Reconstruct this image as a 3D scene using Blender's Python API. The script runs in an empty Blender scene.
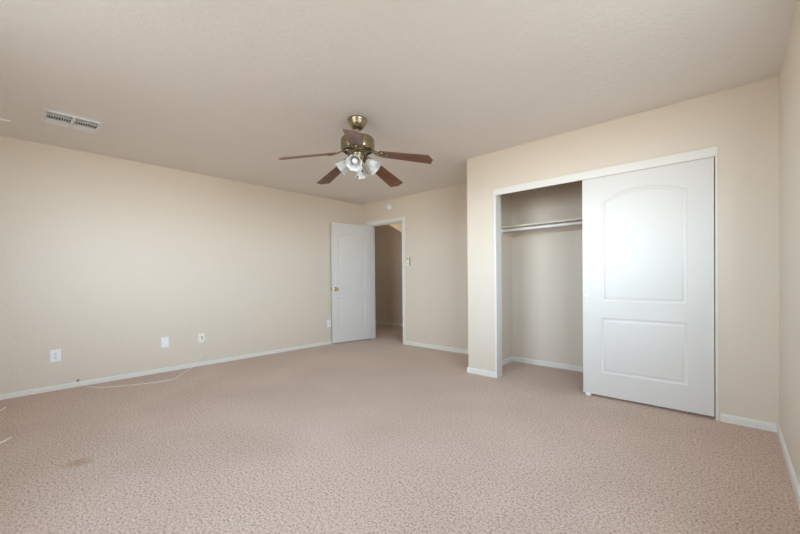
import bpy, bmesh, math, random
from mathutils import Vector, Matrix
random.seed(7)
PI = math.pi
sc = bpy.context.scene

# ------------------------------------------------------------------ camera, light, exposure
cam_d = bpy.data.cameras.new('camera')
cam = bpy.data.objects.new('camera', cam_d)
sc.collection.objects.link(cam)
R_ = Vector((0.73729091, 0.67550801, -0.00954128))
U_ = Vector((0.00126656, 0.01274103, 0.99991803))
F_ = Vector((-0.6755742, 0.73724256, -0.00853828))
M_ = Matrix((R_, U_, -F_)).transposed().to_4x4()
M_.translation = Vector((0, 0, 1.0787))
cam.matrix_world = M_
cam_d.sensor_width = 36.0
cam_d.lens = 361.08 / 800 * 36.0
cam_d.shift_y = 15.17 / 800
cam_d.clip_start = 0.02
sc.camera = cam

sc.view_settings.view_transform = 'Standard'
sc.view_settings.look = 'None'
sc.view_settings.gamma = 1.0
sc.view_settings.exposure = 0.33
sc.cycles.use_denoising = True
sc.cycles.max_bounces = 14
sc.cycles.diffuse_bounces = 10
sc.cycles.glossy_bounces = 4
sc.cycles.transparent_max_bounces = 12
sc.cycles.sample_clamp_indirect = 8.0

SKY_STRENGTH = 25.0
world = bpy.data.worlds.new('daylight')
sc.world = world
world.use_nodes = True
wn, wl = world.node_tree.nodes, world.node_tree.links
wn.clear()
w_out = wn.new('ShaderNodeOutputWorld')
w_bg = wn.new('ShaderNodeBackground')
w_tc = wn.new('ShaderNodeTexCoord')
w_sep = wn.new('ShaderNodeSeparateXYZ')
w_ramp = wn.new('ShaderNodeValToRGB')
w_map = wn.new('ShaderNodeMapRange')
wl.new(w_tc.outputs['Generated'], w_sep.inputs[0])
wl.new(w_sep.outputs['Z'], w_map.inputs['Value'])
w_map.inputs['From Min'].default_value = -1
w_map.inputs['From Max'].default_value = 1
wl.new(w_map.outputs[0], w_ramp.inputs[0])
cr = w_ramp.color_ramp                     # bright hazy horizon, darker ground below, darker sky overhead
cr.elements[0].position = 0.0
cr.elements[0].color = (0.05, 0.05, 0.048, 1)
cr.elements[1].position = 1.0
cr.elements[1].color = (0.17, 0.25, 0.36, 1)
for pos, c_ in ((0.30, (0.09, 0.088, 0.085)), (0.41, (0.26, 0.255, 0.245)), (0.47, (0.56, 0.56, 0.55)), (0.52, (0.70, 0.83, 0.94)), (0.62, (0.64, 0.78, 0.91)), (0.76, (0.27, 0.36, 0.46))):
    e = cr.elements.new(pos); e.color = (*c_, 1)
wl.new(w_ramp.outputs[0], w_bg.inputs['Color'])
w_bg.inputs['Strength'].default_value = SKY_STRENGTH
wl.new(w_bg.outputs[0], w_out.inputs[0])

# room dimensions (metres)
H = 2.44
XL, XR = -4.975, 0.244            # left and right wall faces
YF, YC, YB = 4.438, 3.574, -0.45  # far wall, closet front, wall behind the viewer
XE = -2.222                       # outer corner of the closet
WT = 0.12
# window in the right wall, nearer than the picture shows: (y0, y1, z0, z1)
WIN = (0.55, 2.15, 1.12, 2.32)
# window in the wall behind the viewer: (x0, x1, z0, z1)
BWIN = (-2.60, -1.15, 1.15, 2.28)
HX0, HX1, HY1 = -7.6, -2.6, 6.07  # hallway beyond the door

def portal(name, loc, rot, sx, sy):
    l = bpy.data.lights.new(name, 'AREA')
    l.shape = 'RECTANGLE'; l.size = sx; l.size_y = sy
    l.cycles.is_portal = True
    o = bpy.data.objects.new(name, l)
    o.location = loc; o.rotation_euler = rot
    sc.collection.objects.link(o)
portal('window_light_portal', (XR + 0.125, (WIN[0] + WIN[1]) / 2, (WIN[2] + WIN[3]) / 2), (0, PI / 2, 0), WIN[3] - WIN[2], WIN[1] - WIN[0])
portal('window_light_portal', ((BWIN[0] + BWIN[1]) / 2, YB - 0.125, (BWIN[2] + BWIN[3]) / 2), (PI / 2, 0, 0), BWIN[1] - BWIN[0], BWIN[3] - BWIN[2])
hl = bpy.data.lights.new('hall_lamp_light', 'POINT')
hl.energy = 4.0; hl.color = (1.0, 0.86, 0.68); hl.shadow_soft_size = 0.12
hlo = bpy.data.objects.new('hall_lamp_light', hl); hlo.location = (-5.30, 4.78, 2.20)
sc.collection.objects.link(hlo)

# ------------------------------------------------------------------ materials
def mat(name, color, rough=0.5, metal=0.0, spec=0.5, build=None):
    m = bpy.data.materials.new(name)
    m.use_nodes = True
    nt = m.node_tree
    b = nt.nodes['Principled BSDF']
    b.inputs['Base Color'].default_value = (*color, 1)
    b.inputs['Roughness'].default_value = rough
    b.inputs['Metallic'].default_value = metal
    b.inputs['Specular IOR Level'].default_value = spec
    if build:
        build(nt, b)
    return m

def coords(nt, scale=(1, 1, 1)):
    tc = nt.nodes.new('ShaderNodeTexCoord')
    mp = nt.nodes.new('ShaderNodeMapping')
    mp.inputs['Scale'].default_value = scale
    nt.links.new(tc.outputs['Object'], mp.inputs['Vector'])
    return mp.outputs['Vector']

def noise(nt, vec, scale, detail=3, rough=0.5, dist=0.0):
    n = nt.nodes.new('ShaderNodeTexNoise')
    n.inputs['Scale'].default_value = scale
    n.inputs['Detail'].default_value = detail
    n.inputs['Roughness'].default_value = rough
    n.inputs['Distortion'].default_value = dist
    nt.links.new(vec, n.inputs['Vector'])
    return n.outputs['Fac']

def ramp(nt, fac, stops):
    r = nt.nodes.new('ShaderNodeValToRGB')
    els = r.color_ramp.elements
    els[0].position, els[0].color = stops[0][0], (*stops[0][1], 1)
    els[1].position, els[1].color = stops[-1][0], (*stops[-1][1], 1)
    for p_, c_ in stops[1:-1]:
        e_ = els.new(p_); e_.color = (*c_, 1)
    nt.links.new(fac, r.inputs[0])
    return r.outputs[0]

def bump(nt, b, height, strength, distance):
    bp = nt.nodes.new('ShaderNodeBump')
    bp.inputs['Strength'].default_value = strength
    bp.inputs['Distance'].default_value = distance
    nt.links.new(height, bp.inputs['Height'])
    nt.links.new(bp.outputs[0], b.inputs['Normal'])

def math_node(nt, op, a, bval):
    n = nt.nodes.new('ShaderNodeMath'); n.operation = op
    nt.links.new(a, n.inputs[0])
    if isinstance(bval, (int, float)):
        n.inputs[1].default_value = bval
    else:
        nt.links.new(bval, n.inputs[1])
    return n.outputs[0]

def trowel(strength, dist, sc1=22, sc2=60):
    def f(nt, b):
        v = coords(nt)
        a = noise(nt, v, sc1, 4, 0.55, 0.6)
        a2 = ramp(nt, a, [(0.42, (0, 0, 0)), (0.56, (1, 1, 1))])
        c = noise(nt, v, sc2, 2, 0.5)
        h = math_node(nt, 'ADD', math_node(nt, 'MULTIPLY', a2, 0.7), math_node(nt, 'MULTIPLY', c, 0.5))
        bump(nt, b, h, strength, dist)
    return f

WALL_C = (0.690, 0.620, 0.526)
M_wall = mat('tan_eggshell_paint', WALL_C, 0.42, 0, 0.4, trowel(0.20, 0.003, 34, 95))
M_ceil = mat('ceiling_knockdown_paint', (0.810, 0.782, 0.738), 0.7, 0, 0.25, trowel(0.42, 0.004, 30, 80))
M_white = mat('white_semigloss_paint', (0.76, 0.75, 0.715), 0.32, 0, 0.5)
M_door = mat('white_door_paint', (0.680, 0.668, 0.636), 0.38, 0, 0.45)

def carpet_nodes(nt, b):
    v = coords(nt)
    fleck = noise(nt, v, 84, 4, 0.75, 0.0)
    fine = noise(nt, v, 130, 2, 0.6)
    base = ramp(nt, fine, [(0.30, (0.495, 0.368, 0.286)), (0.52, (0.635, 0.486, 0.388)), (0.72, (0.770, 0.617, 0.510))])
    spot = ramp(nt, fleck, [(0.35, (0.36, 0.31, 0.28)), (0.43, (0.72, 0.69, 0.67)), (0.50, (0.97, 0.965, 0.96)), (0.66, (1.10, 1.10, 1.10))])
    mx0 = nt.nodes.new('ShaderNodeMix'); mx0.data_type = 'RGBA'; mx0.blend_type = 'MULTIPLY'
    mx0.inputs['Factor'].default_value = 1
    nt.links.new(base, mx0.inputs[6]); nt.links.new(spot, mx0.inputs[7])
    col = mx0.outputs[2]
    wear = noise(nt, v, 1.1, 3, 0.5, 0.4)
    wr = ramp(nt, wear, [(0.3, (0.90, 0.885, 0.87)), (0.7, (1.05, 1.05, 1.06))])
    mx = nt.nodes.new('ShaderNodeMix'); mx.data_type = 'RGBA'; mx.blend_type = 'MULTIPLY'
    mx.inputs['Factor'].default_value = 1
    nt.links.new(col, mx.inputs[6]); nt.links.new(wr, mx.inputs[7])
    # a small round brown stain left of the middle of the floor
    sub = nt.nodes.new('ShaderNodeVectorMath'); sub.operation = 'DISTANCE'
    wob = nt.nodes.new('ShaderNodeTexNoise'); wob.inputs['Scale'].default_value = 9
    nt.links.new(v, wob.inputs['Vector'])
    ad = nt.nodes.new('ShaderNodeVectorMath'); ad.operation = 'MULTIPLY_ADD'
    nt.links.new(wob.outputs['Color'], ad.inputs[0])
    ad.inputs[1].default_value = (0.12, 0.12, 0); nt.links.new(v, ad.inputs[2])
    nt.links.new(ad.outputs[0], sub.inputs[0])
    sub.inputs[1].default_value = (-2.877 + 0.06, 0.273 + 0.06, 0.0)
    st = ramp(nt, sub.outputs['Value'], [(0.03, (0.82, 0.72, 0.62)), (0.10, (1, 1, 1))])
    mx2 = nt.nodes.new('ShaderNodeMix'); mx2.data_type = 'RGBA'; mx2.blend_type = 'MULTIPLY'
    mx2.inputs['Factor'].default_value = 1
    nt.links.new(mx.outputs[2], mx2.inputs[6]); nt.links.new(st, mx2.inputs[7])
    nt.links.new(mx2.outputs[2], b.inputs['Base Color'])
    h = math_node(nt, 'ADD', math_node(nt, 'MULTIPLY', fleck, 1.0), math_node(nt, 'MULTIPLY', fine, 0.5))
    bump(nt, b, h, 0.15, 0.004)
    b.inputs['Sheen Weight'].default_value = 0.15
    b.inputs['Sheen Roughness'].default_value = 0.6
M_carpet = mat('flecked_beige_carpet', (0.55, 0.43, 0.36), 0.95, 0, 0.1, carpet_nodes)

def brass_nodes(nt, b):
    v = coords(nt, (1, 1, 6))
    n = noise(nt, v, 30, 3)
    nt.links.new(ramp(nt, n, [(0.3, (0.27, 0.225, 0.14)), (0.7, (0.43, 0.375, 0.26))]), b.inputs['Base Color'])
M_brass = mat('antique_brass', (0.36, 0.31, 0.21), 0.30, 1.0, 0.5, brass_nodes)
M_goldknob = mat('polished_brass', (0.56, 0.43, 0.22), 0.24, 1.0)
M_chrome = mat('white_enamel_rod', (0.83, 0.84, 0.85), 0.25, 0.0, 0.6)
M_steel = mat('grey_steel', (0.55, 0.55, 0.54), 0.35, 1.0)

def wood_nodes(nt, b):
    v = coords(nt, (1.2, 22, 22))
    n = noise(nt, v, 3.2, 5, 0.6, 1.2)
    col = ramp(nt, n, [(0.30, (0.075, 0.030, 0.017)), (0.48, (0.165, 0.072, 0.040)), (0.62, (0.23, 0.108, 0.062)), (0.75, (0.12, 0.05, 0.028))])
    nt.links.new(col, b.inputs['Base Color'])
M_wood = mat('dark_walnut_blade', (0.2, 0.1, 0.06), 0.36, 0, 0.5, wood_nodes)

def frosted(nt, b):
    b.inputs['Transmission Weight'].default_value = 0.0
    tr = nt.nodes.new('ShaderNodeBsdfTranslucent'); tr.inputs[0].default_value = (0.86, 0.87, 0.86, 1)
    mx = nt.nodes.new('ShaderNodeMixShader'); mx.inputs[0].default_value = 0.42
    v = coords(nt)
    n = noise(nt, v, 28, 4, 0.6, 1.5)
    nt.links.new(ramp(nt, n, [(0.35, (0.66, 0.68, 0.68)), (0.6, (0.86, 0.87, 0.86))]), b.inputs['Base Color'])
    out = [x for x in nt.nodes if x.type == 'OUTPUT_MATERIAL'][0]
    nt.links.new(b.outputs[0], mx.inputs[1]); nt.links.new(tr.outputs[0], mx.inputs[2])
    nt.links.new(mx.outputs[0], out.inputs[0])
M_shade = mat('frosted_marbled_glass', (0.85, 0.86, 0.85), 0.3, 0, 0.5, frosted)
M_bulb = mat('clear_lamp_bulb', (0.75, 0.75, 0.73), 0.1, 0, 0.6)
M_plastic = mat('white_plastic', (0.86, 0.87, 0.88), 0.3)
M_ivory = mat('ivory_plastic', (0.84, 0.82, 0.74), 0.35)
M_dark = mat('dark_slot', (0.015, 0.015, 0.015), 0.6)
M_brownplastic = mat('brown_plastic', (0.13, 0.085, 0.06), 0.4)
M_vent = mat('white_enamel_vent', (0.78, 0.79, 0.80), 0.35)
M_duct = mat('dark_duct', (0.03, 0.03, 0.03), 0.9)
M_cable = mat('white_cable_jacket', (0.84, 0.83, 0.80), 0.4)
M_hallwall = M_wall

def pane_nodes(nt, b):
    out = [x for x in nt.nodes if x.type == 'OUTPUT_MATERIAL'][0]
    t = nt.nodes.new('ShaderNodeBsdfTransparent'); g = nt.nodes.new('ShaderNodeBsdfGlossy')
    g.inputs['Roughness'].default_value = 0.02
    mx = nt.nodes.new('ShaderNodeMixShader'); mx.inputs[0].default_value = 0.06
    nt.links.new(t.outputs[0], mx.inputs[1]); nt.links.new(g.outputs[0], mx.inputs[2])
    nt.links.new(mx.outputs[0], out.inputs[0])
M_pane = mat('window_glass', (1, 1, 1), 0.02, build=pane_nodes)

# ------------------------------------------------------------------ mesh helpers
def finish(name, bm, m, parent=None, smooth=None, bevel=None, mw=None):
    bmesh.ops.recalc_face_normals(bm, faces=bm.faces[:])
    me = bpy.data.meshes.new(name)
    bm.to_mesh(me); bm.free()
    me.materials.append(m)
    o = bpy.data.objects.new(name, me)
    sc.collection.objects.link(o)
    if parent is not None:
        o.parent = parent
    if mw is not None:
        o.matrix_local = mw
    if smooth is not None:
        for p_ in me.polygons:
            p_.use_smooth = True
        me.set_sharp_from_angle(angle=math.radians(smooth))
    if bevel:
        md = o.modifiers.new('edge', 'BEVEL'); md.width = bevel; md.segments = 2
        md.limit_method = 'ANGLE'; md.angle_limit = math.radians(40)
    return o

def box(bm, x0, x1, y0, y1, z0, z1):
    vs = [bm.verts.new((x, y, z)) for x in (x0, x1) for y in (y0, y1) for z in (z0, z1)]
    for f in ((0, 1, 3, 2), (4, 6, 7, 5), (0, 4, 5, 1), (2, 3, 7, 6), (0, 2, 6, 4), (1, 5, 7, 3)):
        bm.faces.new([vs[i] for i in f])
    return vs

def lathe(bm, prof, n=40, mw=None, wave=None):
    rings = []
    for (r, z) in prof:
        ring = []
        for i in range(n):
            a = 2 * PI * i / n
            rr = r * (1 + (wave(a, z) if wave else 0))
            v = Vector((rr * math.cos(a), rr * math.sin(a), z))
            ring.append(bm.verts.new(mw @ v if mw else v))
        rings.append(ring)
    for a, b in zip(rings, rings[1:]):
        for i in range(n):
            j = (i + 1) % n
            bm.faces.new((a[i], a[j], b[j], b[i]))
    for ring, p_ in ((rings[0], prof[0]), (rings[-1], prof[-1])):
        if p_[0] > 1e-5 and wave is None:
            bm.faces.new(ring)
    return rings

def tube(bm, pts, r, n=8, flat=1.0):
    pts = [Vector(p_) for p_ in pts]
    rings = []
    for i, p_ in enumerate(pts):
        t = (pts[min(i + 1, len(pts) - 1)] - pts[max(i - 1, 0)]).normalized()
        up = Vector((0, 0, 1)) if abs(t.z) < 0.95 else Vector((1, 0, 0))
        s = t.cross(up).normalized(); u = s.cross(t).normalized()
        rings.append([bm.verts.new(p_ + s * (r * math.cos(2 * PI * k / n)) + u * (r * flat * math.sin(2 * PI * k / n))) for k in range(n)])
    for a, b in zip(rings, rings[1:]):
        for k in range(n):
            bm.faces.new((a[k], a[(k + 1) % n], b[(k + 1) % n], b[k]))
    bm.faces.new(rings[0]); bm.faces.new(rings[-1])

def spline(pts, n=8):
    P = [Vector(p_) for p_ in pts]
    P = [P[0] * 2 - P[1]] + P + [P[-1] * 2 - P[-2]]
    out = []
    for i in range(1, len(P) - 2):
        a, b, c, d = P[i - 1:i + 3]
        for k in range(n):
            t = k / n
            out.append(0.5 * ((2 * b) + (c - a) * t + (2 * a - 5 * b + 4 * c - d) * t * t + (3 * b - a - 3 * c + d) * t ** 3))
    out.append(P[-2])
    return out

def prism(bm, poly, y0, y1):          # polygon in XZ pulled along Y
    a = [bm.verts.new((x, y0, z)) for x, z in poly]
    b = [bm.verts.new((x, y1, z)) for x, z in poly]
    bm.faces.new(a); bm.faces.new(b[::-1])
    for i in range(len(poly)):
        j = (i + 1) % len(poly)
        bm.faces.new((a[i], a[j], b[j], b[i]))

def tag(o, label, cat=None, group=None, kind=None):
    o['label'] = label
    if cat: o['category'] = cat
    if group: o['group'] = group
    if kind: o['kind'] = kind
    return o

def empty(name, loc, rz=0):
    o = bpy.data.objects.new(name, None)
    o.empty_display_size = 0.05
    o.location = loc; o.rotation_euler = (0, 0, rz)
    sc.collection.objects.link(o)
    return o

def boxes(name, bl, m, label, cat, parent=None, bevel=None, kind='structure'):
    bm = bmesh.new()
    for b in bl:
        box(bm, *b)
    o = finish(name, bm, m, parent, bevel=bevel)
    if parent is None:
        tag(o, label, cat, kind=kind)
    return o

# ------------------------------------------------------------------ room shell
boxes('floor', [(HX0 - .12, XR + .12, YB - .12, HY1 + .12, -0.10, 0.0)], M_carpet,
      'beige flecked wall-to-wall carpet floor', 'floor')
boxes('ceiling', [(HX0 - .12, XR + .12, YB - .12, HY1 + .12, H, H + 0.10)], M_ceil,
      'textured off-white ceiling above the whole room', 'ceiling')
boxes('wall_left', [(XL - WT, XL, YB - .12, YF, 0, H)], M_wall, 'long tan left wall with low outlets', 'wall')
ry0, ry1, rz0, rz1 = WIN
boxes('wall_right', [(XR, XR + WT, YB - .12, ry0, 0, H), (XR, XR + WT, ry1, HY1 + .12, 0, H), (XR, XR + WT, ry0, ry1, 0, rz0), (XR, XR + WT, ry0, ry1, rz1, H)], M_wall, 'tan right wall right beside the closet wall', 'wall')
DX0, DX1, DZ = -4.815, -3.995, 2.060       # rough opening of the doorway
boxes('wall_far', [(HX0, DX0, YF, YF + WT, 0, H), (DX1, XR, YF, YF + WT, 0, H), (DX0, DX1, YF, YF + WT, DZ, H)],
      M_wall, 'tan far wall with the open doorway', 'wall')
CX0, CX1, CZ = -1.885, -0.072, 2.030       # closet opening
CT = 0.115
boxes('wall_closet_front', [(XE, CX0, YC, YC + CT, 0, H), (CX1, XR, YC, YC + CT, 0, H), (CX0, CX1, YC, YC + CT, CZ, H)],
      M_wall, 'tan wall around the wide closet opening', 'wall')
boxes('wall_closet_side', [(XE, XE + 0.128, YC + CT, YF, 0, H)], M_wall, 'tan side wall inside the closet', 'wall')
bx0, bx1, bz0, bz1 = BWIN
boxes('wall_near', [(XL - WT, bx0, YB - WT, YB, 0, H), (bx1, XR, YB - WT, YB, 0, H), (bx0, bx1, YB - WT, YB, 0, bz0), (bx0, bx1, YB - WT, YB, bz1, H)], M_wall, 'tan wall behind the viewer', 'wall')
boxes('wall_hall_far', [(HX0, HX1, HY1, HY1 + WT, 0, H)], M_hallwall, 'tan hallway wall seen through the doorway', 'wall')
boxes('wall_hall_right', [(HX1, HX1 + WT, YF + WT, HY1 + WT, 0, H)], M_hallwall, 'tan wall closing the hallway on the right', 'wall')
boxes('wall_hall_left', [(HX0 - WT, HX0, YF, HY1 + WT, 0, H)], M_hallwall, 'tan wall at the far end of the hallway', 'wall')
# sloping stair underside in the hallway
bm = bmesh.new()
prism(bm, [(-5.58, H - .001), (-3.55, 1.29), (-3.3, 1.29), (-3.3, H - .001)], 5.30, HY1)
tag(finish('wall_stair_soffit', bm, M_hallwall), 'tan sloping soffit at the top of the doorway view', 'wall', kind='structure')

# windows
def window(n, face, sgn, a0, a1, z0, z1, label, along_x=False):
    """sliding window in a wall at x = face (or y = face); sgn points out of the room"""
    loc = (face + sgn * WT / 2, (a0 + a1) / 2, z0)
    if along_x:
        loc = (loc[1], loc[0], z0)
    t = empty('window_%d' % n, loc)
    tag(t, label, 'window', kind='structure')
    oy_ = (a0 + a1) / 2
    def bx(l):
        bm = bmesh.new()
        for (p0, p1, d0, d1, q0, q1) in l:
            x0_, x1_ = sorted((sgn * (d0 - WT / 2), sgn * (d1 - WT / 2)))
            if along_x:
                box(bm, p0 - oy_, p1 - oy_, x0_, x1_, q0 - z0, q1 - z0)
            else:
                box(bm, x0_, x1_, p0 - oy_, p1 - oy_, q0 - z0, q1 - z0)
        return bm
    w = 0.045
    mid = (a0 + a1) / 2
    finish('window_frame', bx([(a0, a0 + w, .04, .09, z0, z1), (a1 - w, a1, .04, .09, z0, z1), (a0 + w, a1 - w, .04, .09, z0, z0 + w),
                               (a0 + w, a1 - w, .04, .09, z1 - w, z1), (mid - .025, mid + .025, .04, .09, z0 + w, z1 - w)]), M_white, t)
    finish('window_sill', bx([(a0, a1, -.015, .04, z0, z0 + .018)]), M_white, t)
    finish('window_pane', bx([(a0 + w, mid - .025, .062, .068, z0 + w, z1 - w)]), M_pane, t)
    finish('window_pane', bx([(mid + .025, a1 - w, .062, .068, z0 + w, z1 - w)]), M_pane, t)
window(1, XR, 1, *WIN, 'wide sliding window in the right wall beside the viewer')
window(2, YB, -1, *BWIN, 'wide sliding window in the wall behind the viewer', True)

# ------------------------------------------------------------------ baseboards
BH, BT = 0.060, 0.013
def baseboard(name, p0, p1, nrm, label, BH=BH):
    bm = bmesh.new()
    p0, p1, nv = Vector(p0), Vector(p1), Vector(nrm)
    prof = [(0, 0), (BT, 0), (BT, BH - .012), (BT * .75, BH - .004), (BT * .35, BH), (0, BH)]
    a = [bm.verts.new((*(p0 + nv * d), z + .0005)) for d, z in prof]
    b = [bm.verts.new((*(p1 + nv * d), z + .0005)) for d, z in prof]
    bm.faces.new(a); bm.faces.new(b[::-1])
    for i in range(len(prof)):
        j = (i + 1) % len(prof)
        bm.faces.new((a[i], a[j], b[j], b[i]))
    tag(finish(name, bm, M_white), label, 'baseboard', kind='structure')
baseboard('baseboard_left', (XL, YB), (XL, YF), (1, 0), 'long white baseboard along the left wall', 0.050)
baseboard('baseboard_far', (-3.935, YF), (XE, YF), (0, -1), 'white baseboard between the doorway and the closet corner')
baseboard('baseboard_closet_corner', (XE - BT, YC), (CX0, YC), (0, -1), 'short white baseboard left of the closet opening')
baseboard('baseboard_closet_return', (XE, YC), (XE, YF - BT), (-1, 0), 'white baseboard on the outer side of the closet')
baseboard('baseboard_closet_right', (CX1 + .014, YC), (XR - BT, YC), (0, -1), 'short white baseboard right of the sliding closet door')
baseboard('baseboard_right', (XR, YB), (XR, YC), (-1, 0), 'white baseboard along the right wall')
baseboard('baseboard_closet_side', (XE + .128, YC + CT), (XE + .128, YF), (1, 0), 'white baseboard on the side wall inside the closet')
baseboard('baseboard_closet_back', (XE + .128 + BT, YF), (XR, YF), (0, -1), 'white baseboard along the back of the closet')
baseboard('baseboard_hall', (HX0, HY1), (HX1, HY1), (0, -1), 'white baseboard along the hallway wall')

# ------------------------------------------------------------------ door trim (doorway)
JT = 0.016
boxes('trim_1', [(DX0, DX0 + JT, YF - .002, YF + WT + .002, 0, DZ - JT), (DX1 - JT, DX1, YF - .002, YF + WT + .002, 0, DZ - JT), (DX0, DX1, YF - .002, YF + WT + .002, DZ - JT, DZ),
                 (DX0 + JT, DX0 + JT + .011, YF + .045, YF + .08, 0, DZ - JT - .011), (DX1 - JT - .011, DX1 - JT, YF + .045, YF + .08, 0, DZ - JT - .011),
                 (DX0 + JT, DX1 - JT, YF + .045, YF + .08, DZ - JT - .011, DZ - JT)],
      M_white, 'white door jamb lining the doorway', 'door frame')
cw = 0.058
def casing_bm(x0, x1, zt, y_face, d, sgn):
    bm = bmesh.new()
    for (w0, w1, t) in ((0, cw, .010), (.004, .020, .0155), (.030, cw - .006, .013)):
        y0, y1 = sorted((y_face, y_face + sgn * t))
        box(bm, x0 - w1, x0 - w0, y0, y1, 0, zt + w1)
        box(bm, x1 + w0, x1 + w1, y0, y1, 0, zt + w1)
        box(bm, x0 - w0, x1 + w0, y0, y1, zt + w0, zt + w1)
    return bm
tag(finish('trim_2', casing_bm(DX0 + JT * .6, DX1 - JT * .6, DZ - JT * .6, YF, 0, -1), M_white), 'white moulded casing around the doorway', 'door frame', kind='structure')
tag(finish('trim_3', casing_bm(DX0 + JT * .6, DX1 - JT * .6, DZ - JT * .6, YF + WT, 0, 1), M_white), 'white casing on the hallway side of the doorway', 'door frame', kind='structure')

# ------------------------------------------------------------------ panel doors
def outline(x0, x1, z0, z1, arch, d, n=28):
    """panel outline inset by d, counter-clockwise; the top side is an arc rising by `arch`"""
    pts = [(x0 + d, z0 + d), (x1 - d, z0 + d)]
    if arch <= 0:
        return pts + [(x1 - d, z1 - d), (x0 + d, z1 - d)]
    c = (x1 - x0) / 2
    Rr = (c * c + arch * arch) / (2 * arch)
    cz = z1 + arch - Rr
    cx = (x0 + x1) / 2
    r2 = Rr - d
    hw = c - d
    a = math.asin(hw / r2)
    for i in range(n + 1):
        t = a - 2 * a * i / n
        pts.append((cx + r2 * math.sin(t), cz + r2 * math.cos(t)))
    return pts

PANEL_PROF = [(0, 0), (.004, -.0035), (.010, -.0065), (.017, -.0075), (.022, -.0062), (.030, -.0022), (.036, -.0012), (.040, -.0010)]
def panel_mesh(loop_fn, yface, sgn):
    """moulding rings going into the slab and the raised field; front looks towards sgn*Y"""
    bm = bmesh.new()
    rings = []
    for d, h in PANEL_PROF:
        rings.append([bm.verts.new((x, yface + sgn * h, z)) for x, z in loop_fn(d)])
    for a, b in zip(rings, rings[1:]):
        for i in range(len(a)):
            j = (i + 1) % len(a)
            bm.faces.new((a[i], a[j], b[j], b[i]))
    bm.faces.new(rings[-1])
    return bm

def slab_mesh(w, h, t, loops):
    """door slab 0..w, y 0..t, z 0..h with the panel outlines cut from both faces"""
    bm = bmesh.new()
    rects = []
    for y in (0, t):
        edges = []
        rect = [bm.verts.new(p_) for p_ in ((0, y, 0), (w, y, 0), (w, y, h), (0, y, h))]
        rects.append(rect)
        for lp in [rect] + [[bm.verts.new((x, y, z)) for x, z in fn(0)] for fn in loops]:
            edges += [bm.edges.new((lp[i], lp[(i + 1) % len(lp)])) for i in range(len(lp))]
        bmesh.ops.triangle_fill(bm, use_beauty=True, use_dissolve=False, edges=edges)
    a, b = rects
    for i in range(4):
        j = (i + 1) % 4
        bm.faces.new((a[i], a[j], b[j], b[i]))
    return bm

def panel_door(name, w, h, t, panels, label, cat):
    root = empty(name, (0, 0, 0))
    tag(root, label, cat, kind='structure')
    loops = [(lambda d, P=P: outline(*P, d)) for P in panels]
    finish('door_slab', slab_mesh(w, h, t, loops), M_door, root)
    for fn, P in zip(loops, panels):
        nm = 'arched_panel' if P[4] > 0 else 'lower_panel'
        for yf, s in ((0, -1), (t, 1)):
            finish(nm, panel_mesh(fn, yf, s), M_door, root, smooth=50)
    return root

# bedroom door, swung open against the left wall
DW, DH = 0.762, 2.022
d1 = panel_door('door_1', DW, DH, .035,
                [(.122, DW - .122, .915, 1.80, .055), (.122, DW - .122, .235, .755, 0)],
                'white two-panel arched door swung open beside the left wall', 'door')
d1.location = (DX0 + JT - .003, YF - .001, .014)
d1.rotation_euler = (0, 0, math.radians(-100.9))
def knob_bm(sgn, t):
    bm = bmesh.new()
    mw = Matrix.Translation((DW - .062, t if sgn > 0 else 0, .905)) @ Matrix.Rotation(-PI / 2 * sgn, 4, 'X')
    lathe(bm, [(0, -.0005), (.031, 0), (.031, .004), (.026, .008), (.012, .011), (.010, .022), (.016, .027), (.024, .034), (.0255, .041), (.022, .049), (.012, .054), (0, .055)], 28, mw)
    return bm
for s in (1, -1):
    k = finish('door_knob', knob_bm(s, .035), M_goldknob, d1, smooth=40)
    k['label'] = 'polished brass door knob'
bm = bmesh.new(); box(bm, DW - .0005, DW + .0012, .006, .029, .87, .94); box(bm, DW, DW + .008, .011, .024, .895, .915)
finish('door_latch', bm, M_goldknob, d1)
for z in (.18, 1.0, 1.82):
    bm = bmesh.new()
    lathe(bm, [(.0055, -.045), (.0055, .045)], 12, Matrix.Translation((-.002, -.004, z)))
    box(bm, 0, .03, -.0016, .0, z - .045, z + .045)
    finish('hinge', bm, M_goldknob, d1, smooth=40)
    bm = bmesh.new()
    box(bm, -.0015, 0.0, .003, .033, z - .045, z + .045)
    finish('hinge', bm, M_white, d1)

# ------------------------------------------------------------------ closet front: jamb, header track, sliding door
CJ = 0.022
boxes('trim_4', [(CX0, CX0 + CJ, YC - .006, YC + CT, 0, CZ - .001), (CX1 - .013, CX1, YC - .006, YC + CT, 0, CZ - .001)],
      M_white, 'white upright jambs of the closet opening', 'door frame')
boxes('trim_5', [(CX0 - .003, CX1 + .001, YC - .012, YC + .004, 1.968, CZ + .006)], M_white,
      'white header board hiding the track above the closet door', 'door frame')
boxes('trim_6', [(CX0 + CJ, CX1 - .013, YC + .005, YC + CT, CZ - .018, CZ - .0005)], M_white, 'white head jamb inside the top of the closet opening', 'door frame')
boxes('trim_7', [(CX1 + .0005, CX1 + .013, YC - .003, YC, BH + .002, CZ + .035), (CX0 - .01, CX1, YC - .003, YC, CZ + .022, CZ + .035)], M_wall,
      'thin tan edging strip around the closet header', 'trim')
CDW, CDH = 0.912, 1.952
d2 = panel_door('door_2', CDW, CDH, .034,
                [(.152, CDW - .158, .842, 1.738, .072), (.152, CDW - .158, .204, .695, 0)],
                'white sliding closet door with an arched panel over a low panel', 'closet door')
d2.location = (-1.004, YC + .008, .022)
bm = bmesh.new()
lathe(bm, [(0, .0012), (.009, .0012), (.0125, .0018), (.0135, .0), (.0135, -.002)], 24, Matrix.Translation((.03, 0, .892)) @ Matrix.Rotation(PI / 2, 4, 'X'))
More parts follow.
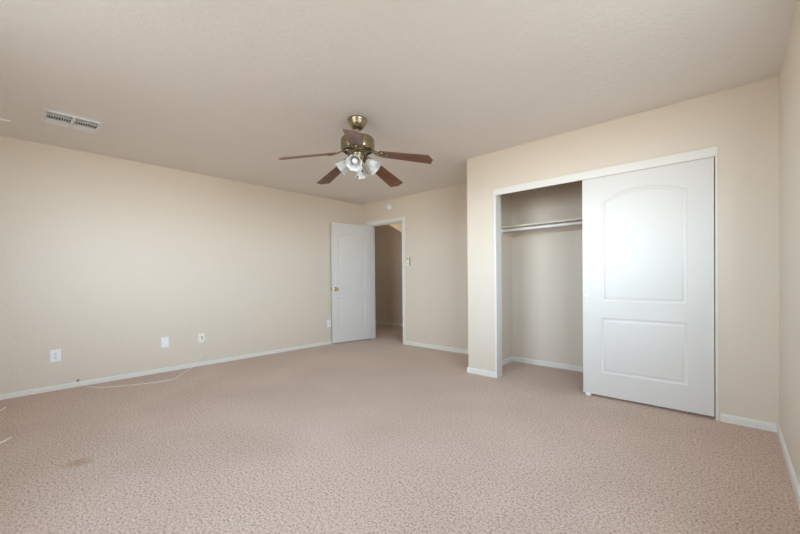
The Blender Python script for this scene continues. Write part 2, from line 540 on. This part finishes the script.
k = finish('finger_pull', bm, M_plastic, d2, smooth=40); k['label'] = 'small round white finger pull'
bm = bmesh.new()
box(bm, -.012, .03, .02, .05, -.020, .004); box(bm, -.012, .03, -.004, .0, -.020, .006)
gd = finish('floor_guide', bm, M_plastic, None)
gd.location = (-.97, YC + .006, .0215)
tag(gd, 'tiny white floor guide under the edge of the sliding closet door', 'door guide')
# track behind the header
boxes('trim_8', [(CX0 + CJ, CX1 - .013, YC + .006, YC + .010, 1.985, CZ - .019), (CX0 + CJ, CX1 - .013, YC + .052, YC + .056, 1.985, CZ - .019)], M_steel,
      'grey metal track behind the closet header', 'door track')

# closet shelf, rod and supports
cxl = XE + .128
sh = empty('closet_shelf', (cxl, YF, 1.688))
tag(sh, 'tan painted closet shelf running along the closet wall above the rod', 'shelf')
bm = bmesh.new(); box(bm, .001, XR - cxl - .001, -.345, -.001, 0, .019); finish('shelf_board', bm, M_wall, sh, bevel=.002)
bm = bmesh.new(); box(bm, .02, XR - cxl - .02, -.019, -.001, -.064, -.0005); finish('back_cleat', bm, M_wall, sh, bevel=.002)
bm = bmesh.new(); box(bm, .001, .020, -.345, -.001, -.064, -.0005); finish('side_cleat', bm, M_wall, sh, bevel=.002)
rod = empty('closet_rod', (cxl + .020, YF - .305, 1.658))
tag(rod, 'white round hanging rod just under the closet shelf', 'closet rod')
bm = bmesh.new(); lathe(bm, [(.0155, .002), (.0155, XR - cxl - .05)], 24, Matrix.Rotation(PI / 2, 4, 'Y')); finish('pole', bm, M_chrome, rod, smooth=40)
bm = bmesh.new(); lathe(bm, [(.027, .0005), (.027, .004), (.020, .005), (.020, .014), (.0165, .014)], 24, Matrix.Rotation(PI / 2, 4, 'Y')); finish('rod_socket', bm, M_plastic, rod, smooth=40)

# ------------------------------------------------------------------ ceiling fan
FX, FY = -2.334, 2.031
fan = empty('ceiling_fan', (FX, FY, H))
tag(fan, 'antique brass ceiling fan with five dark wood blades and frosted light shades', 'ceiling fan')
bm = bmesh.new()
lathe(bm, [(0, 0), (.070, 0), (.078, -.004), (.082, -.010), (.0815, -.020), (.077, -.027), (.074, -.034), (.068, -.050), (.058, -.066), (.051, -.074), (.052, -.079), (.046, -.085), (.030, -.090), (.0, -.090)], 48)
finish('canopy', bm, M_brass, fan, smooth=35)
bm = bmesh.new(); lathe(bm, [(.0115, -.088), (.0115, -.150), (.028, -.152), (.030, -.166)], 24); finish('downrod', bm, M_brass, fan, smooth=35)
bm = bmesh.new()
lathe(bm, [(0, -.150), (.040, -.150), (.070, -.154), (.110, -.160), (.130, -.167), (.140, -.178), (.1425, -.192), (.1425, -.214), (.139, -.216), (.139, -.226), (.1425, -.228), (.1425, -.252), (.139, -.264), (.130, -.271), (.085, -.277), (.0, -.280)], 56)
finish('motor_housing', bm, M_brass, fan, smooth=35)
bm = bmesh.new()
for i in range(20):
    a = 2 * PI * i / 20
    mw = Matrix.Rotation(a, 4, 'Z')
    vs = box(bm, .092, .122, -.007, .007, -.2782, -.266)
    for v in vs: v.co = mw @ v.co
finish('motor_vent_slots', bm, M_dark, fan)
bm = bmesh.new()
lathe(bm, [(0, -.279), (.075, -.279), (.078, -.286), (.070, -.292), (.056, -.296), (.054, -.330), (.060, -.334), (.060, -.342), (.050, -.352), (.042, -.368), (.026, -.380), (.010, -.386), (.008, -.396), (0, -.400)], 40)
finish('switch_housing', bm, M_brass, fan, smooth=35)

R_TIP, PH = 0.652, math.radians(-43.6)
B0 = 0.190                                     # blade root
def blade_bm():
    bm = bmesh.new()
    L = R_TIP - B0
    w0, w1 = 0.054, 0.073
    pl = [(0, -w0 * .55), (.018, -w0), (L - .034, -w1), (L - .026, -w1 * .96), (L - .004, -w1 * .12), (L, 0), (L - .004, w1 * .12), (L - .026, w1 * .96), (L - .034, w1), (.018, w0), (0, w0 * .55)]
    for a, b in ((0, .0055),):
        lo = [bm.verts.new((x, y, a)) for x, y in pl]; hi = [bm.verts.new((x, y, b)) for x, y in pl]
        bm.faces.new(lo[::-1]); bm.faces.new(hi)
        for i in range(len(pl)):
            j = (i + 1) % len(pl)
            bm.faces.new((lo[i], lo[j], hi[j], hi[i]))
    return bm
def iron_bm():
    """forked scrolling bracket, in the blade's own frame (root at x = 0)"""
    bm = bmesh.new()
    for s in (-1, 1):
        tube(bm, spline([(-.108, s * .010, .024), (-.080, s * .012, .024), (-.055, s * .030, .014), (-.022, s * .040, .004), (.010, s * .030, -.004), (.030, s * .034, -.005), (.060, s * .018, -.005), (.066, 0, -.005)], 6), .0062, 8, .7)
        tube(bm, spline([(-.055, s * .030, .014), (-.036, s * .010, .009), (-.020, s * .004, .006), (.004, s * .016, -.003), (.010, s * .030, -.004)], 6), .005, 8, .7)
        lathe(bm, [(0, -.0095), (.0075, -.009), (.009, -.004), (.009, 0), (0, 0.0001)], 14, Matrix.Translation((.028, s * .033, 0)))
    tube(bm, spline([(-.030, 0, .010), (.0, 0, -.004), (.066, 0, -.005)], 5), .006, 8, .6)
    lathe(bm, [(0, -.0095), (.0075, -.009), (.009, -.004), (.009, 0), (0, 0.0001)], 14, Matrix.Translation((.066, 0, 0)))
    box(bm, -.118, -.078, -.016, .016, .018, .030)
    return bm
blade_me = iron_me = None
for k in range(5):
    az = PH + k * 2 * PI / 5
    lean = math.cos(az + math.radians(41))           # the blade set hangs very slightly out of level
    mw = (Matrix.Rotation(az, 4, 'Z') @ Matrix.Translation((B0, 0, -.320 + .010 * lean))
          @ Matrix.Rotation(math.radians((6.5, 11.3, 13.2, 11.8, 12.0)[k]), 4, 'Y') @ Matrix.Rotation(math.radians(-9.5), 4, 'X'))
    if k == 0:
        b = finish('blade', blade_bm(), M_wood, fan, mw=mw, bevel=.0015); blade_me = b.data
        i_ = finish('blade_iron', iron_bm(), M_brass, b, smooth=50); iron_me = i_.data
        first, first_i = b, i_
    else:
        b = first.copy(); sc.collection.objects.link(b); b.parent = fan; b.matrix_local = mw
        i_ = first_i.copy(); sc.collection.objects.link(i_); i_.parent = b

# the four tulip shades on short arms
def shade_bm():
    bm = bmesh.new()
    prof = [(.024, 0), (.027, .006), (.031, .018), (.042, .036), (.049, .056), (.051, .074), (.053, .090), (.060, .104), (.066, .110)]
    def wave(a, z):
        return 0.055 * math.sin(8 * a) * max(0, (z - .03) / .08) ** 1.5
    outer = lathe(bm, prof, 64, None, wave)
    inner = lathe(bm, [(r - .003, z) for r, z in prof], 64, None, wave)
    n = 64
    for rg in (0, -1):
        for i in range(n):
            j = (i + 1) % n
            bm.faces.new((outer[rg][i], outer[rg][j], inner[rg][j], inner[rg][i]))
    return bm
def arm_bm():
    bm = bmesh.new()
    tube(bm, spline([(-.052, 0, .038), (-.030, 0, .020), (-.010, 0, -.006), (0, 0, -.020)], 5), .0075, 10)
    return bm
sp = None
for k in range(4):
    az = math.radians(-52 + 90 * k)
    # shade axis points outwards and down; local +z is the mouth direction
    tilt = math.radians(128)
    pos = Vector((math.cos(az) * .072, math.sin(az) * .072, -.356))
    mw = Matrix.Translation(pos) @ Matrix.Rotation(az, 4, 'Z') @ Matrix.Rotation(tilt, 4, 'Y')
    if sp is None:
        s_ = finish('lamp_shade', shade_bm(), M_shade, fan, smooth=60, mw=mw)
        bm = bmesh.new()
        lathe(bm, [(0, -.022), (.018, -.022), (.024, -.014), (.0285, 0), (.0285, .010), (.0245, .011), (.022, .0)], 28)
        tube(bm, spline([(-.020, 0, -.052), (-.012, 0, -.040), (0, 0, -.020)], 5), .0075, 10)
        f_ = finish('shade_holder', bm, M_brass, s_, smooth=40)
        bm = bmesh.new()
        lathe(bm, [(0, .0), (.012, .001), (.012, .022), (.017, .034), (.024, .050), (.0245, .062), (.019, .075), (.008, .082), (0, .083)], 24)
        bl_ = finish('bulb', bm, M_bulb, s_, smooth=60)
        sp = (s_, f_, bl_)
    else:
        s_ = sp[0].copy(); sc.collection.objects.link(s_); s_.parent = fan; s_.matrix_local = mw
        for q in sp[1:]:
            c_ = q.copy(); sc.collection.objects.link(c_); c_.parent = s_
# two pull chains with round fobs
for (cx_, cy_, zz) in ((.022, -.022, -.495), (.050, -.004, -.448)):
    bm = bmesh.new()
    z = -.340
    while z > zz:
        lathe(bm, [(0, .0018), (.0014, .0012), (.0018, 0), (.0014, -.0012), (0, -.0018)], 6, Matrix.Translation((cx_ * 1.3, cy_ * 1.3, z)))
        z -= .0034
    tube(bm, [(cx_ * 1.3, cy_ * 1.3, -.34), (cx_ * 1.3, cy_ * 1.3, zz)], .0009, 5)
    ch = finish('pull_chain', bm, M_brass, fan)
    bm = bmesh.new()
    lathe(bm, [(0, .010), (.004, .009), (.0085, .003), (.0095, -.003), (.007, -.010), (0, -.012)], 16, Matrix.Translation((cx_ * 1.3, cy_ * 1.3, zz - .008)))
    finish('chain_fob', bm, M_brownplastic, ch, smooth=60)

# ------------------------------------------------------------------ ceiling vent
vx0, vx1, vy0, vy1 = -4.290, -3.942, 0.214, 0.582
vent = empty('ceiling_vent', ((vx0 + vx1) / 2, (vy0 + vy1) / 2, H))
tag(vent, 'white metal ceiling air vent above the left wall', 'air vent')
ox, oy = vent.location.x, vent.location.y
bm = bmesh.new()
i0, i1, j0, j1 = vx0 + .030, vx1 - .030, vy0 + .026, vy1 - .026
for (d, z0_, z1_) in ((0, -.004, -.0005),):
    box(bm, vx0 - ox, i0 - ox, vy0 - oy, vy1 - oy, z0_, z1_); box(bm, i1 - ox, vx1 - ox, vy0 - oy, vy1 - oy, z0_, z1_)
    box(bm, i0 - ox, i1 - ox, vy0 - oy, j0 - oy, z0_, z1_); box(bm, i0 - ox, i1 - ox, j1 - oy, vy1 - oy, z0_, z1_)
ym = (j0 + j1) / 2
box(bm, i0 - ox, i1 - ox, ym - .010 - oy, ym + .010 - oy, -.012, -.001)
# raised inner lip
for b in ((i0 - .006, i0, j0 - .006, j1 + .006), (i1, i1 + .006, j0 - .006, j1 + .006), (i0, i1, j0 - .006, j0), (i0, i1, j1, j1 + .006)):
    box(bm, b[0] - ox, b[1] - ox, b[2] - oy, b[3] - oy, -.012, -.0035)
finish('vent_frame', bm, M_vent, vent, bevel=.0015)
bm = bmesh.new(); box(bm, i0 - ox, i1 - ox, j0 - oy, j1 - oy, -.0012, -.0004); finish('duct_opening', bm, M_duct, vent)
def slat(bm, p0, p1, wdt, ang, axis):
    """thin louvre from p0 to p1 (xy, relative), turned by ang about its own length"""
    a, b = Vector((*p0, -.007)), Vector((*p1, -.007))
    if axis == 'y':
        w = Vector((math.cos(ang), 0, math.sin(ang))) * wdt / 2
        t = Vector((-math.sin(ang), 0, math.cos(ang))) * .0006
    else:
        w = Vector((0, math.cos(ang), math.sin(ang))) * wdt / 2
        t = Vector((0, -math.sin(ang), math.cos(ang))) * .0020
    vs = [bm.verts.new(q + sw * w + st * t) for q in (a, b) for sw in (-1, 1) for st in (-1, 1)]
    for f in ((0, 1, 3, 2), (4, 6, 7, 5), (0, 4, 5, 1), (2, 3, 7, 6), (0, 2, 6, 4), (1, 5, 7, 3)):
        bm.faces.new([vs[q] for q in f])
b1, b2 = i1 - .075, i1 - .170          # near band / comb band / far band
for (ya, yb, sg) in ((j0, ym - .010, -1), (ym + .010, j1, 1)):
    bm = bmesh.new()
    x = b1 + .008
    while x < i1:
        slat(bm, (x - ox, ya - oy), (x - ox, yb - oy), .014, math.radians(-35), 'y'); x += .013
    y = ya + .008
    while y < yb:
        slat(bm, (b2 - ox, y - oy), (b1 - ox, y - oy), .011, math.radians(92 if sg < 0 else 62), 'x'); y += .0155
    x = i0 + .006
    while x < b2:
        slat(bm, (x - ox, ya - oy), (x - ox, yb - oy), .015, math.radians(28), 'y'); x += .012
    box(bm, b1 - .002 - ox, b1 + .002 - ox, ya - oy, yb - oy, -.012, -.001)
    box(bm, b2 - .002 - ox, b2 + .002 - ox, ya - oy, yb - oy, -.012, -.001)
    finish('louver_bank', bm, M_vent, vent)

# small fittings on the ceiling
bm = bmesh.new(); box(bm, -4.47, -4.448, -.30, .046, H - .012, H - .0002)
tag(finish('ceiling_strip', bm, M_plastic, bevel=.002), 'thin white strip on the ceiling at the left edge of the view', 'strip')
bm = bmesh.new(); lathe(bm, [(.0, -.008), (.035, -.008), (.041, -.005), (.042, -.0003)], 32, Matrix.Translation((-4.553, 3.726, H)))
tag(finish('ceiling_disc', bm, M_ceil, smooth=40), 'small flat round disc on the ceiling near the far left corner', 'ceiling disc')
bm = bmesh.new()  # small pale raised mark, built as two short ridges
for s in (-1, 1):
    tube(bm, spline([(-4.50 + .012, 2.034 + s * .004, H - .004), (-4.50 - .004, 2.034 + s * .030, H - .006), (-4.50 - .016, 2.034 + s * .052, H - .003)], 5), .0045, 8)
tag(finish('ceiling_mark', bm, M_ceil, smooth=50), 'small pale raised mark on the ceiling left of the fan', 'ceiling mark')

# ------------------------------------------------------------------ wall plates on the left wall
def plate(name, y, z, w, h, label, cat, m=M_plastic, group=None):
    t = empty(name, (XL, y, z), PI / 2)       # local -y looks into the room (+X), local x runs along +Y
    tag(t, label, cat, group)
    bm = bmesh.new()
    a = [(-w / 2, -h / 2), (w / 2, -h / 2), (w / 2, h / 2), (-w / 2, h / 2)]
    f = .93
    lo = [bm.verts.new((x, -.0003, zz)) for x, zz in a]
    md = [bm.verts.new((x, -.003, zz)) for x, zz in a]
    hi = [bm.verts.new((x * f, -.0058, zz * (1 - (1 - f) * w / h))) for x, zz in a]
    for p_, q in ((lo, md), (md, hi)):
        for i in range(4):
            j = (i + 1) % 4
            bm.faces.new((p_[i], p_[j], q[j], q[i]))
    bm.faces.new(hi); bm.faces.new(lo[::-1])
    finish('cover_plate', bm, m, t, bevel=.0008)
    return t
def screw(t, x, z):
    bm = bmesh.new()
    lathe(bm, [(0, -.0012), (.0028, -.001), (.0034, .0), (.0034, .002)], 12, Matrix.Translation((x, -.0058, z)) @ Matrix.Rotation(-PI / 2, 4, 'X'))
    finish('screw', bm, M_steel, t, smooth=40)
def receptacle(t, zc, m=M_plastic):
    bm = bmesh.new()
    pts = []
    for i in range(28):
        a = 2 * PI * i / 28
        pts.append((.0172 * math.cos(a), max(-.0142, min(.0142, .0172 * math.sin(a))) + zc))
    prism(bm, pts, -.0078, -.0050)
    r_ = finish('socket', bm, m, t)
    bm = bmesh.new()
    box(bm, -.0082, -.0056, -.0082, -.0076, zc - .001, zc + .009); box(bm, .0056, .0082, -.0082, -.0076, zc - .001, zc + .009)
    lathe(bm, [(0, 0), (.0032, 0), (.0032, .0006), (0, .0006)], 12, Matrix.Translation((0, -.0076, zc - .008)) @ Matrix.Rotation(PI / 2, 4, 'X'))
    s_ = finish('slots', bm, M_dark, r_); s_['label'] = 'dark plug slots'
for (y, lab) in ((.325, 'white duplex outlet on the left wall under the ceiling vent'), (3.655, 'white wall outlet partly hidden by the open white door')):
    t = plate('wall_outlet', y, .346, .080, .124, lab, 'outlet', group='outlets on the left wall')
    receptacle(t, .020); receptacle(t, -.020); screw(t, 0, 0)
t = plate('blank_wall_plate', 1.272, .352, .080, .124, 'plain white wall plate between the two outlets on the left wall', 'wall plate')
screw(t, 0, .034); screw(t, 0, -.034)
t = plate('cable_wall_plate', 1.672, .352, .072, .120, 'ivory wall plate with dark jack holes and the white cable', 'wall plate', M_ivory)
bm = bmesh.new(); box(bm, -.002, .012, -.0072, -.0052, .004, .020); k = finish('jack', bm, M_dark, t); k['label'] = 'black jack opening'
bm = bmesh.new(); lathe(bm, [(0, 0), (.0055, 0), (.0055, .004), (0, .004)], 14, Matrix.Translation((.005, -.0052, -.012)) @ Matrix.Rotation(PI / 2, 4, 'X'))
k = finish('jack', bm, M_brownplastic, t, smooth=40); k['label'] = 'small brown jack'
screw(t, 0, .046); screw(t, 0, -.046)

# cable from that plate, down to the carpet and back to the hole in the baseboard
cab = empty('wall_cable', (-4.62, 1.10, 0))
tag(cab, 'thin white cable looping from the ivory wall plate down onto the carpet', 'cable')
off = cab.location
cp = [(-4.958, 1.705, .345), (-4.945, 1.712, .335), (-4.938, 1.716, .30), (-4.935, 1.69, .20), (-4.925, 1.62, .09), (-4.900, 1.53, .012), (-4.77, 1.42, .004), (-4.622, 1.324, .004), (-4.53, 1.22, .004), (-4.514, 1.102, .004), (-4.55, .98, .004),
      (-4.604, .857, .004), (-4.67, .74, .004), (-4.733, .640, .004), (-4.84, .575, .004), (-4.93, .535, .010), (-4.950, .515, .035), (-4.955, .505, .056), (-4.970, .492, .063)]
bm = bmesh.new()
tube(bm, [p_ - off for p_ in spline(cp, 6)], .0035, 8)
finish('cable_run', bm, M_cable, cab, smooth=60)
bm = bmesh.new(); box(bm, -4.9688 - off.x, -4.950 - off.x, 1.694 - off.y, 1.712 - off.y, .336, .354); finish('cable_plug', bm, M_plastic, cab, bevel=.002)
bm = bmesh.new()
lathe(bm, [(0, 0), (.011, 0), (.012, .003), (.007, .006), (0, .006)], 18, Matrix.Translation((XL + .0003, .492, .063)) @ Matrix.Rotation(PI / 2, 4, 'Y'))
tag(finish('cable_grommet', bm, M_brownplastic, smooth=40), 'dark cable hole just above the left baseboard', 'cable hole')

# two cord ends lying on the carpet at the left edge
for pts, lab in (([(-4.30, -.30, .004), (-4.42, -.16, .004), (-4.54, -.047, .004), (-4.618, -.018, .004)], 'short white cable end on the carpet close to the left wall'),
                 ([(-3.38, -.30, .004), (-3.50, -.16, .004), (-3.62, -.041, .004), (-3.692, .010, .004)], 'short white cable end on the carpet lower down at the left edge')):
    bm = bmesh.new(); tube(bm, spline(pts, 6), .0042, 8)
    tag(finish('floor_cable', bm, M_cable, smooth=60), lab, 'cable')

# ------------------------------------------------------------------ detector and switch on the far wall
det = empty('smoke_detector', (-4.290, YF, 2.310))
tag(det, 'small round white smoke detector on the wall above the doorway', 'smoke detector')
rx = Matrix.Rotation(PI / 2, 4, 'X')
bm = bmesh.new(); lathe(bm, [(0, .0003), (.050, .0003), (.052, .004), (.052, .012), (.049, .014), (0, .014)], 40, rx); finish('detector_base', bm, M_plastic, det, smooth=35)
bm = bmesh.new(); lathe(bm, [(.046, .0135), (.046, .026), (.040, .038), (.020, .041), (0, .041)], 40, rx); finish('detector_cover', bm, M_plastic, det, smooth=35)
bm = bmesh.new(); lathe(bm, [(0, .0405), (.006, .0405), (.006, .043), (0, .043)], 16, rx); finish('test_button', bm, M_ivory, det, smooth=35)

sw = empty('wall_switch', (-3.872, YF, 1.373))
tag(sw, 'small ivory wall switch plate beside the doorway casing', 'wall switch')
bm = bmesh.new(); box(bm, -.030, .026, -.014, -.0003, -.074, .074); finish('switch_plate', bm, M_ivory, sw, bevel=.003)
bm = bmesh.new(); box(bm, .0262, .035, -.013, -.0003, -.072, .066); finish('brown_side_strip', bm, M_brownplastic, sw, bevel=.002)  # narrow brown strip along the right edge of the plate
bm = bmesh.new(); lathe(bm, [(0, 0), (.012, 0), (.010, .012), (0, .013)], 18, Matrix.Translation((-.004, -.0138, .036)) @ rx); k = finish('button', bm, M_dark, sw, smooth=40); k['label'] = 'dark upper button'
bm = bmesh.new(); lathe(bm, [(0, 0), (.008, 0), (.006, .006), (0, .007)], 18, Matrix.Translation((-.002, -.0138, -.042)) @ rx); k = finish('button', bm, M_brownplastic, sw, smooth=40); k['label'] = 'small brown lower button'
